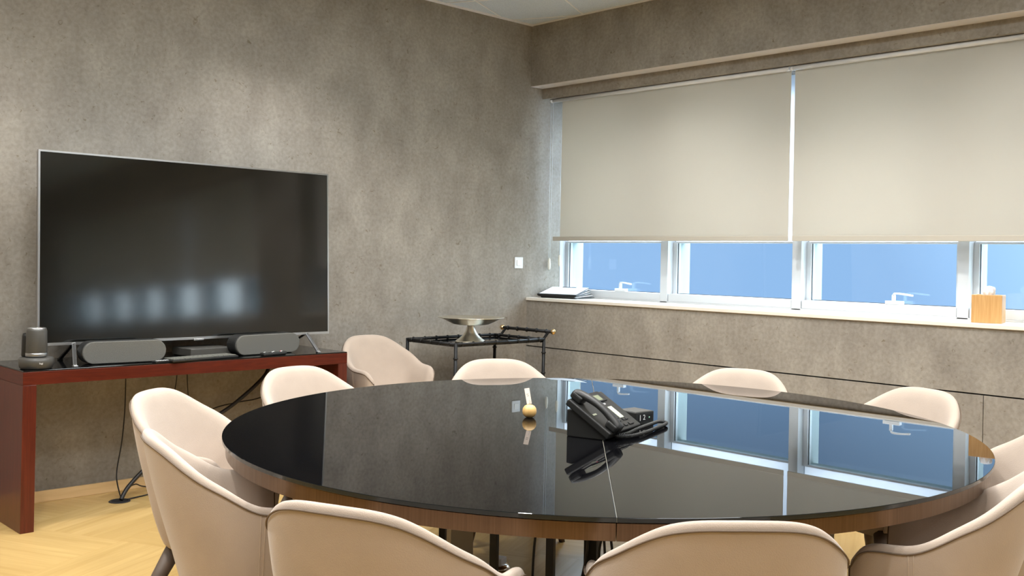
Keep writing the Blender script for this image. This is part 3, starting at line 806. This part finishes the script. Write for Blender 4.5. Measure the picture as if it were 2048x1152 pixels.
# cables hanging under the seam
hang = [(1188, 3.45, 0.10, -0.03), (1204, 3.42, 0.28, 0.03), (1213, 3.40, 0.06, 0.05), (1222, 3.44, 0.42, -0.02), (1180, 3.5, 0.3, 0.02), (1165, 3.5, 0.5, -0.14), (1245, 3.4, 0.55, 0.10)]
lbs = ['black cable hanging straight down under the table seam, nearest the thick leg', 'black cable looping under the table, knotted in the middle', 'black cable swinging right under the table seam',
       'short black cable loop under the table seam', 'black cable curving beside the thick table leg', 'black cable slanting down left under the table', 'black cable slanting down right under the table']
for (px, dp, zl, dx), lb in zip(hang, lbs):
    p = at(px, dp); q = p + RGT * dx; q2 = at(1195 + (px - 1195) * 0.3, 3.56)
    cable('hanging_cable', [(p.x, p.y, 0.69), (p.x, p.y, 0.6), ((p.x + q.x) / 2 + 0.02, (p.y + q.y) / 2, max(zl, .35)), (q.x, q.y, max(zl * 0.8, 0.18)), (q.x + 0.01, q.y + 0.02, 0.06), (q2.x + dx * .5, q2.y - dx * .5 + 0.05, 0.0055)], 0.0045, lb, group='cables hanging under the table')

# ------------------------------------------------------------------ armchairs
def smoothstep(a, b, x):
    t_ = max(0, min(1, (x - a) / (b - a))); return t_ * t_ * (3 - 2 * t_)
def lerp_tab(tab, x):
    if x <= tab[0][0]: return tab[0][1]
    for (a, va), (b, vb) in zip(tab, tab[1:]):
        if x <= b: return va + (vb - va) * smoothstep(0, 1, (x - a) / (b - a)) if False else va + (vb - va) * (x - a) / (b - a)
    return tab[-1][1]
AW, BD, FT = 0.283, 0.210, 0.150
def plan():
    P = []
    for i in range(0, 41):
        a = (PI / 2) * i / 40
        e = 2 / 2.5
        P.append((AW * math.sin(a) ** e, -BD + (BD - 0.02) * (1 - math.cos(a) ** e) + 0.0))
    for i in range(1, 13):
        P.append((AW - 0.02 * (i / 12) ** 2, -0.02 + (FT + 0.02) * i / 12))
    L = [0]
    for a, b in zip(P, P[1:]): L.append(L[-1] + math.dist(a, b))
    return P, L
PP, LL = plan(); LT = LL[-1]
def plan_at(l):
    s = 1 if l >= 0 else -1; l = min(abs(l), LT)
    for i in range(len(LL) - 1):
        if l <= LL[i + 1]:
            f = (l - LL[i]) / (LL[i + 1] - LL[i]); x = PP[i][0] + f * (PP[i + 1][0] - PP[i][0]); y = PP[i][1] + f * (PP[i + 1][1] - PP[i][1]); return s * x, y
    return s * PP[-1][0], PP[-1][1]
ZTAB = [(0, 0.819), (0.07, 0.818), (0.11, 0.814), (0.15, 0.804), (0.185, 0.787), (0.22, 0.764), (0.26, 0.735), (0.31, 0.703), (0.345, 0.675), (0.375, 0.654), (0.405, 0.642), (0.45, 0.638), (LT - 0.085, 0.637), (LT - 0.045, 0.629), (LT - 0.018, 0.605), (LT, 0.565)]
def ztop(l):
    l = abs(l); h = 0.012
    return (lerp_tab(ZTAB, l - h) + lerp_tab(ZTAB, l) + lerp_tab(ZTAB, l + h)) / 3
STAB = [(0.27, 0.70), (0.31, 0.79), (0.38, 0.865), (0.46, 0.925), (0.56, 0.975), (0.65, 1.0), (0.83, 1.03)]
def place(l, z):
    x, y = plan_at(l); s = lerp_tab(STAB, z)
    back = max(0.0, -y / BD)
    yy = y * (lerp_tab([(0.27, 0.62), (0.36, 0.80), (0.45, 0.91), (0.65, 1.0)], z) if y < 0 else 1.0)
    yy -= back ** 1.5 * max(0, z - 0.45) * 0.215
    return Vector((x * s, yy, z))
def normal_at(l, z):
    a = place(l - 0.004, z); b = place(l + 0.004, z); d = (b - a); d.z = 0; d.normalize()
    return Vector((d.y, -d.x, 0))          # outward
def build_chair(label, group):
    t = thing('armchair', label, 'chair', (0, 0, 0), 0, group)
    bm = bmesh.new(); NS = 60; rings = []
    ls = [LT * (-1 + 2 * i / NS) for i in range(NS + 1)]
    ls = [-LT - 0.0001] + ls + [LT + 0.0001]
    ZB = 0.29
    for idx, l in enumerate(ls):
        zt_ = ztop(l); al = abs(l)
        th = 0.058 + 0.004 * smoothstep(0.3, 0.5, al)
        end = smoothstep(LT - 0.045, LT + 0.001, al)
        inset = 0.020 * end ** 2
        ring = []
        outer = [(0.0, ZB), (0.0, ZB + 0.03), (0.0, 0.38), (0.0, 0.46), (0.0, 0.54), (0.0, 0.5 * (0.54 + zt_ - 0.03)), (0.0, zt_ - 0.032), (0.001, zt_ - 0.019), (0.006, zt_ - 0.006), (0.015, zt_)]
        inner = [(0.026, zt_ - 0.003), (0.038, zt_ - 0.013), (0.048, zt_ - 0.034), (th + 0.002, 0.5 * (0.50 + zt_ - 0.03)), (th + 0.004, 0.50), (th, 0.44), (th - 0.01, 0.38), (th - 0.02, ZB + 0.02), (th - 0.02, ZB)]
        N = normal_at(max(-LT, min(LT, l)), 0.65)
        for u, z in outer + inner:
            u2 = inset + u * (1 - inset * 2 / th)
            p = place(l, z) - N * u2
            ring.append(bm.verts.new(p))
        rings.append(ring)
    for a, b in zip(rings, rings[1:]):
        n = len(a)
        for k in range(n): bm.faces.new((a[k], a[(k + 1) % n], b[(k + 1) % n], b[k]))
    bm.faces.new(rings[0]); bm.faces.new(rings[-1])
    sh = obj('shell', bm, M_fabric, t, smooth=True, sub=1)
    # piping along the outer top edge and down the arm fronts
    bm = bmesh.new(); pts = []
    for z in (0.34, 0.42, 0.50, 0.56):
        p = place(-LT, z) - normal_at(-LT, 0.65) * 0.02 + Vector((0, 0.0015, 0)); pts.append(p)
    for i in range(0, 121):
        l = LT * (-1 + 2 * i / 120); z = ztop(l) - 0.019
        end = smoothstep(LT - 0.045, LT + 0.001, abs(l))
        N = normal_at(l, 0.65)
        pts.append(place(l, z) + N * (0.0008 - 0.020 * end ** 2))
    for z in (0.56, 0.50, 0.42, 0.34):
        pts.append(place(LT, z) - normal_at(LT, 0.65) * 0.02 + Vector((0, 0.0015, 0)))
    tube(bm, pts, 0.0024, 6)
    obj('piping', bm, M_piping, t)
    # vertical double seam where the back meets each arm
    m_th = bpy.data.materials.get('seam_thread') or pmat('seam_thread', (0.50, 0.40, 0.31), 0.8)
    for s in (-1, 1):
        for dl in (0, 0.012):
            bm = bmesh.new(); l = s * (0.395 + dl); pts = []
            for i in range(12):
                z = 0.30 + (ztop(l) - 0.02 - 0.30) * i / 11
                pts.append(place(l, z) + normal_at(l, 0.65) * 0.0004)
            tube(bm, pts, 0.0011, 5)
            obj('seam', bm, m_th, sh)
    # seat cushion
    def sup(rx, y0, y1, z, n=48, e=3.2):
        o_ = []
        cy = (y0 + y1) / 2; ry = (y1 - y0) / 2
        for i in range(n):
            a = 2 * PI * i / n; ca, sa = math.cos(a), math.sin(a)
            o_.append(Vector((rx * math.copysign(abs(ca) ** (2 / e), ca), cy + ry * math.copysign(abs(sa) ** (2 / e), sa), z)))
        return o_
    bm = bmesh.new(); prev = None
    lev = [(0.198, -0.145, 0.185, 0.375), (0.210, -0.155, 0.203, 0.39), (0.215, -0.160, 0.208, 0.43), (0.215, -0.165, 0.204, 0.458), (0.200, -0.155, 0.188, 0.468), (0.15, -0.12, 0.14, 0.474), (0.06, -0.05, 0.06, 0.477)]
    for i, (rx, a, b, z) in enumerate(lev):
        ring = [bm.verts.new(p) for p in sup(rx, a, b, z)]
        if prev:
            for k in range(48): bm.faces.new((prev[k], prev[(k + 1) % 48], ring[(k + 1) % 48], ring[k]))
        else: bm.faces.new(ring)
        prev = ring
    bm.faces.new(prev)
    obj('seat_cushion', bm, M_fabric, t, smooth=True)
    bm = bmesh.new(); prev = None
    for i, (rx, a, b, z) in enumerate([(0.150, -0.095, 0.14, 0.262), (0.168, -0.108, 0.16, 0.268), (0.176, -0.114, 0.176, 0.29), (0.190, -0.135, 0.188, 0.374)]):
        ring = [bm.verts.new(p) for p in sup(rx, a, b, z)]
        if prev:
            for k in range(48): bm.faces.new((prev[k], prev[(k + 1) % 48], ring[(k + 1) % 48], ring[k]))
        else: bm.faces.new(ring)
        prev = ring
    bm.faces.new(prev)
    obj('seat_base', bm, M_fabric, t, smooth=True)
    for sx in (-1, 1):
        for (y0, y1) in ((-0.085, -0.20), (0.12, 0.195)):
            bm = bmesh.new(); tube(bm, [(sx * 0.135, y0, 0.285), (sx * 0.185, (y0 + y1) / 2, 0.15), (sx * 0.225, y1, 0.0)], [0.030, 0.024, 0.015], 16)
            for v in bm.verts:
                if v.co.z < 0.012: v.co.z = 0.0
            obj('leg', bm, M_leg, t)
    return t
def copy_tree(o, parent=None):
    c = o.copy(); C.objects.link(c); c.parent = parent
    for ch in list(o.children): copy_tree(ch, c)
    return c
GRP = 'beige armchairs round the table'
TCX, TCY = TC.x, TC.y
# name, x, y, facing tweak, label
chairs = [
    (-3.690, -2.121, 217.5, 'beige armchair left of the table, its inside turned to the viewer, before the console'),
    (-3.976, -2.841, 253.1, 'beige armchair at far left foreground, seen side-on with a brown leg showing'),
    (-4.045, -3.680, -68.5, 'beige armchair seen from behind at the bottom, left of centre'),
    (-3.565, -4.195, -41.2, 'beige armchair seen from behind at the bottom, right of centre'),
    (-2.785, -4.350, 14.0, 'beige armchair cut off by the bottom right corner of the photo'),
    (-2.085, -4.195, 31.5, 'beige armchair cut off by the right edge, above the corner one'),
    (-2.965, -1.775, 188.0, 'beige armchair behind the left rim of the table, before the right end of the console'),
    (-2.100, -2.000, 151.2, 'beige armchair behind the table in front of the black bar cart'),
    (-1.520, -2.850, 103.5, 'beige armchair by the window wall, the left one of the two there'),
    (-1.520, -3.600, 71.0, 'beige armchair by the window wall, the right one of the two there'),
]
proto = build_chair('', GRP)
for i, (x, y, yaw, lab) in enumerate(chairs):
    o = proto if i == 0 else copy_tree(proto)
    o.location = (x, y, 0); o.rotation_euler = (0, 0, R(yaw)); o['label'] = lab
o = copy_tree(proto); o.location = (-1.636, -0.441, 0); o.rotation_euler = (0, 0, R(181))
o['label'] = 'beige armchair against the grey wall between console and bar cart'
o['group'] = GRP

# ------------------------------------------------------------------ telephone
PA = R(15.5)
t = thing('desk_telephone', 'black corded desk telephone with handset on the shiny table', 'telephone', (-2.925, -3.300, 0.7502), PA)
# body: sloped slab on a wedge stand; local x right, y away from user
W_, D_ = 0.245, 0.184
SL = R(33)
def slab(bm, x0, x1, y0, y1, h0, h1, mi=0):
    Mt = Matrix.Translation((0, -0.095, 0.016)) @ Matrix.Rotation(SL, 4, 'X')
    box(bm, (x0, y0, h0), (x1, y1, h1), mi, Mt)
FM = Matrix.Translation((0, -0.095, 0.016)) @ Matrix.Rotation(SL, 4, 'X')
bm = bmesh.new(); slab(bm, -W_ / 2, W_ / 2, 0, D_, -0.012, 0.012); obj('body', bm, M_black, t, bevel=0.005, seg=3)
bm = bmesh.new()
ys = [(-0.075, 0.0), (0.066, 0.0), (0.066, 0.088), (0.045, 0.090), (-0.075, 0.018)]
A = [bm.verts.new((-0.105, y, z)) for y, z in ys]; B = [bm.verts.new((0.105, y, z)) for y, z in ys]
bm.faces.new(A); bm.faces.new(B)
for i in range(5): bm.faces.new((A[i], A[(i + 1) % 5], B[(i + 1) % 5], B[i]))
obj('stand', bm, M_black, t, bevel=0.003)
def face_part(name, x0, x1, y0, y1, h0, h1, mat, par=None, bev=0.001, label=None):
    bm = bmesh.new(); slab(bm, x0, x1, y0, y1, h0, h1); return obj(name, bm, mat, par or t, bevel=bev, label=label)
face_part('display_bezel', -0.030, 0.085, 0.135, 0.182, 0.0115, 0.0165, M_blackm)
face_part('display', -0.020, 0.060, 0.140, 0.166, 0.0160, 0.0172, M_lcd)
face_part('contact_label', 0.040, 0.070, 0.050, 0.108, 0.0116, 0.0135, M_labelm, label='pale green paper strip')
bm = bmesh.new()
for i in range(5): box(bm, (0.041, 0.058 + i * 0.0105, 0.0134), (0.069, 0.0588 + i * 0.0105, 0.0138), 0, FM)
obj('label_lines', bm, M_keys, t)
for i in range(4):
    for j in range(3):
        face_part('key', -0.030 + j * 0.021, -0.016 + j * 0.021, 0.050 + i * 0.016, 0.060 + i * 0.016, 0.0115, 0.0155, M_black)
for (x, y) in ((0.04, 0.036), (0.062, 0.036), (-0.018, 0.036), (0.005, 0.036)): face_part('key', x, x + 0.016, y, y + 0.010, 0.0115, 0.0155, M_black)
for (x, w_) in ((-0.018, 0.02), (0.012, 0.022), (0.048, 0.032)): face_part('key', x, x + w_, 0.012, 0.023, 0.0115, 0.0165, M_black)
face_part('message_key', -0.012, 0.002, 0.118, 0.123, 0.0115, 0.014, M_pink)
textobj('logo_print', 'CISCO', 0.010, FM @ Matrix.Translation((0.040, 0.124, 0.0122)), M_whitetext, t)
# handset: arched bar with two heads, at the left side of the body
bm = bmesh.new()
P = []
prof = []
for i in range(25):
    f = i / 24; y = -0.006 + 0.196 * f
    arch = math.sin(PI * f)
    z = 0.027 + 0.021 * arch ** 0.8
    w_ = 0.0215 - 0.004 * arch; h_ = 0.010 + 0.004 * (1 - arch)
    prof.append((y, z, w_, h_))
prev = None
for (y, z, w_, h_) in prof:
    ring = []
    for k in range(12):
        a = 2 * PI * k / 12; ca, sa = math.cos(a), math.sin(a)
        ring.append(bm.verts.new(FM @ Vector((-0.086 + w_ * math.copysign(abs(ca) ** 0.6, ca), y, z + h_ * math.copysign(abs(sa) ** 0.6, sa)))))
    if prev:
        for k in range(12): bm.faces.new((prev[k], prev[(k + 1) % 12], ring[(k + 1) % 12], ring[k]))
    else: bm.faces.new(ring)
    prev = ring
bm.faces.new(prev)
hs = obj('handset', bm, M_black, t, smooth=True)
for nm, y0, y1 in (('mouthpiece', -0.004, 0.040), ('earpiece', 0.145, 0.190)):
    bm = bmesh.new(); box(bm, (-0.1095, y0, 0.0125), (-0.0625, y1, 0.038), 0, FM); obj(nm, bm, M_black, hs, bevel=0.008, seg=3)
bm = bmesh.new(); box(bm, (-0.096, 0.088, 0.0118), (-0.072, 0.095, 0.0135), 0, FM); obj('cradle_label', bm, M_labelm, t)
# coiled cord
bm = bmesh.new()
core = smoothpath([(-0.083, -0.100, 0.012), (-0.03, -0.130, 0.010), (0.06, -0.140, 0.010), (0.18, -0.136, 0.010), (0.27, -0.130, 0.010), (0.306, -0.114, 0.010), (0.27, -0.104, 0.016), (0.18, -0.112, 0.020), (0.06, -0.118, 0.021), (-0.02, -0.112, 0.014), (-0.055, -0.085, 0.010)], 12)
cum = [0]
for a, b in zip(core, core[1:]): cum.append(cum[-1] + (b - a).length)
tot = cum[-1]; turns = int(tot / 0.0056); NPT = turns * 8
pts = []
j = 0
for i in range(NPT + 1):
    s = tot * i / NPT
    while j < len(cum) - 2 and cum[j + 1] < s: j += 1
    f = (s - cum[j]) / max(1e-9, cum[j + 1] - cum[j]); c = core[j].lerp(core[j + 1], f)
    d = (core[j + 1] - core[j]).normalized(); u = d.cross(UP).normalized(); v = u.cross(d)
    a = 2 * PI * turns * i / NPT; pts.append(c + (u * math.cos(a) + v * math.sin(a)) * 0.0052 + Vector((0, 0, 0.0)))
tube(bm, pts, 0.0015, 5)
obj('coiled_cord', bm, M_black, t)
bm = bmesh.new(); tube(bm, smoothpath([(0.05, 0.068, 0.012), (0.10, 0.09, 0.004), (0.18, 0.07, 0.003), (0.25, 0.03, 0.006)], 8), 0.0025, 6)
obj('line_cable', bm, M_cable, t)

t = thing('adapter_box', 'small black box with a white printed label behind the telephone', 'box', (-2.652, -3.232, 0.7502), R(-4))
obj('case', bx((-0.048, -0.048, 0), (0.048, 0.048, 0.046)), M_black, t, bevel=0.003)
obj('case_top', bx((-0.043, -0.043, 0.0458), (0.043, 0.043, 0.0472)), M_graph, t, bevel=0.001)
lb = obj('label', bx((-0.030, -0.0492, 0.014), (0.040, -0.0478, 0.038)), M_blackm, t)
bm = bmesh.new(); box(bm, (-0.026, -0.0498, 0.016), (-0.023, -0.0491, 0.036)); obj('print_bar', bm, M_whitetext, lb)
textobj('print', '2', 0.026, Matrix.Translation((-0.004, -0.0495, 0.026)) @ Matrix.Rotation(R(90), 4, 'X'), M_whitetext, lb)
bm = bmesh.new(); lathe(bm, [(0, 0), (0.003, 0), (0.003, 0.0006), (0, 0.0006)], 12, (0, 0, 0), 0, Matrix.Translation((0.022, -0.0492, 0.025)) @ Matrix.Rotation(R(90), 4, 'X')); obj('indicator', bm, pmat('pale_green', (0.4, 0.75, 0.55), 0.4), lb)

# ------------------------------------------------------------------ wooden ball card holder
t = thing('card_holder', 'small turned wooden ball holding a number card on the shiny table', 'card holder', (-2.868, -2.915, 0.7502), R(-40))
bm = bmesh.new(); lathe(bm, [(0, 0), (0.010, 0.0), (0.0175, 0.004), (0.0245, 0.013), (0.0262, 0.023), (0.0245, 0.033), (0.018, 0.042), (0.009, 0.0465), (0, 0.0475)], 40)
obj('ball', bm, M_ballw, t)
bm = bmesh.new(); tube(bm, smoothpath([(0.0, 0, 0.045), (0.0, 0, 0.054), (0.003, 0.001, 0.058), (-0.002, 0.001, 0.061), (0.001, 0, 0.066)], 6), 0.0006, 6); obj('wire_clip', bm, M_silver, t)
cm = Matrix.Translation((-0.001, 0.0, 0.049)) @ Matrix.Rotation(R(-9), 4, 'Y') @ Matrix.Rotation(R(-24), 4, 'X')
bm = bmesh.new(); box(bm, (-0.0092, -0.0004, 0), (0.0092, 0.0004, 0.060), 0, cm); cdp = obj('card', bm, M_card, t)
textobj('number', '11', 0.013, cm @ Matrix.Translation((0, -0.0006, 0.034)) @ Matrix.Rotation(R(90), 4, 'X') @ Matrix.Rotation(R(96), 4, 'Z'), M_ink, cdp, 0.0001)

# ------------------------------------------------------------------ menu folders on the sill
names = ['uppermost', 'second from the top', 'third from the top', 'middle', 'third from the bottom', 'second from the bottom', 'lowest']
z = 1.0356
N_ = 6
ordn = ['lowest', 'second from the bottom', 'third from the bottom', 'third from the top', 'second from the top', 'topmost']
for i in range(N_):
    tilt = R(1.2 + 2.3 * i)      # clips at the far edge lift the boards step by step
    zz = 1.0356 + 0.0052 * i + 0.0006
    rz = R([-6, -9, -3, 1, 4, 3][i] - 78)
    t = thing('menu_folder', 'black menu folder with white pages, %s of the sill pile' % ordn[i], 'folder', (0.085 + [0.012, 0.004, 0.008, 0.0, 0.002, 0.0][i], -0.235 + [-.012, -.008, 0.004, -0.002, 0, 0][i], zz), rz, 'menu folders piled on the sill')
    Mt = Matrix.Rotation(tilt, 4, 'X')
    bm = bmesh.new(); box(bm, (-0.165, -0.004, 0), (0.165, 0.235, 0.0022), 0, Mt); obj('cover', bm, M_black, t)
    bm = bmesh.new(); box(bm, (-0.165, -0.008, -0.0004), (0.165, 0.006, 0.0050), 0, Mt); obj('spine', bm, M_black, t)
    bm = bmesh.new(); box(bm, (-0.157, 0.007, 0.0024), (0.160, 0.228, 0.0040), 0, Mt); obj('pages', bm, M_paper, t)
    bm = bmesh.new(); box(bm, (-0.06, 0.212, 0.0041), (0.06, 0.226, 0.0062), 0, Mt); obj('clip', bm, M_gasket, t)

# ------------------------------------------------------------------ tissue box
t = thing('tissue_box', 'square bamboo tissue box on the white window sill at the right edge', 'tissue box', (0.165, -3.385, 1.0355), R(13))
s = 0.075; h = 0.150
bm = bmesh.new()
box(bm, (-s, -s, 0), (-s + 0.008, s, h)); box(bm, (s - 0.008, -s, 0), (s, s, h)); box(bm, (-s + 0.008, -s, 0), (s - 0.008, -s + 0.008, h)); box(bm, (-s + 0.008, s - 0.008, 0), (s - 0.008, s, h)); box(bm, (-s + 0.008, -s + 0.008, 0), (s - 0.008, s - 0.008, 0.006))
obj('box_body', bm, M_bamboo, t, bevel=0.002)
bm = bmesh.new()
q = 0.02
box(bm, (-s + .008, -s + .008, h - 0.012), (s - .008, -q, h - 0.004)); box(bm, (-s + .008, q, h - 0.012), (s - .008, s - .008, h - 0.004)); box(bm, (-s + .008, -q, h - 0.012), (-q, q, h - 0.004)); box(bm, (q, -q, h - 0.012), (s - .008, q, h - 0.004))
obj('lid', bm, M_bamboo, t)
bm = bmesh.new(); prev = None
for i in range(10):
    f = i / 9; r0 = 0.020 + 0.016 * math.sin(PI * f * 0.9); ring = []
    for k in range(28):
        a = 2 * PI * k / 28; rr_ = r0 * (1 + 0.22 * math.sin(5 * a + 3 * f) + 0.12 * math.sin(9 * a - 5 * f)) * (0.35 if i == 9 else 1)
        ring.append(bm.verts.new((rr_ * math.cos(a) - 0.002 + 0.006 * f, rr_ * math.sin(a) * 0.8, h - 0.012 + 0.056 * f + 0.004 * math.sin(3 * a) * f)))
    if prev:
        for k in range(28): bm.faces.new((prev[k], prev[(k + 1) % 28], ring[(k + 1) % 28], ring[k]))
    prev = ring
bm.faces.new(prev)
obj('tissue', bm, M_paper, t, smooth=True)
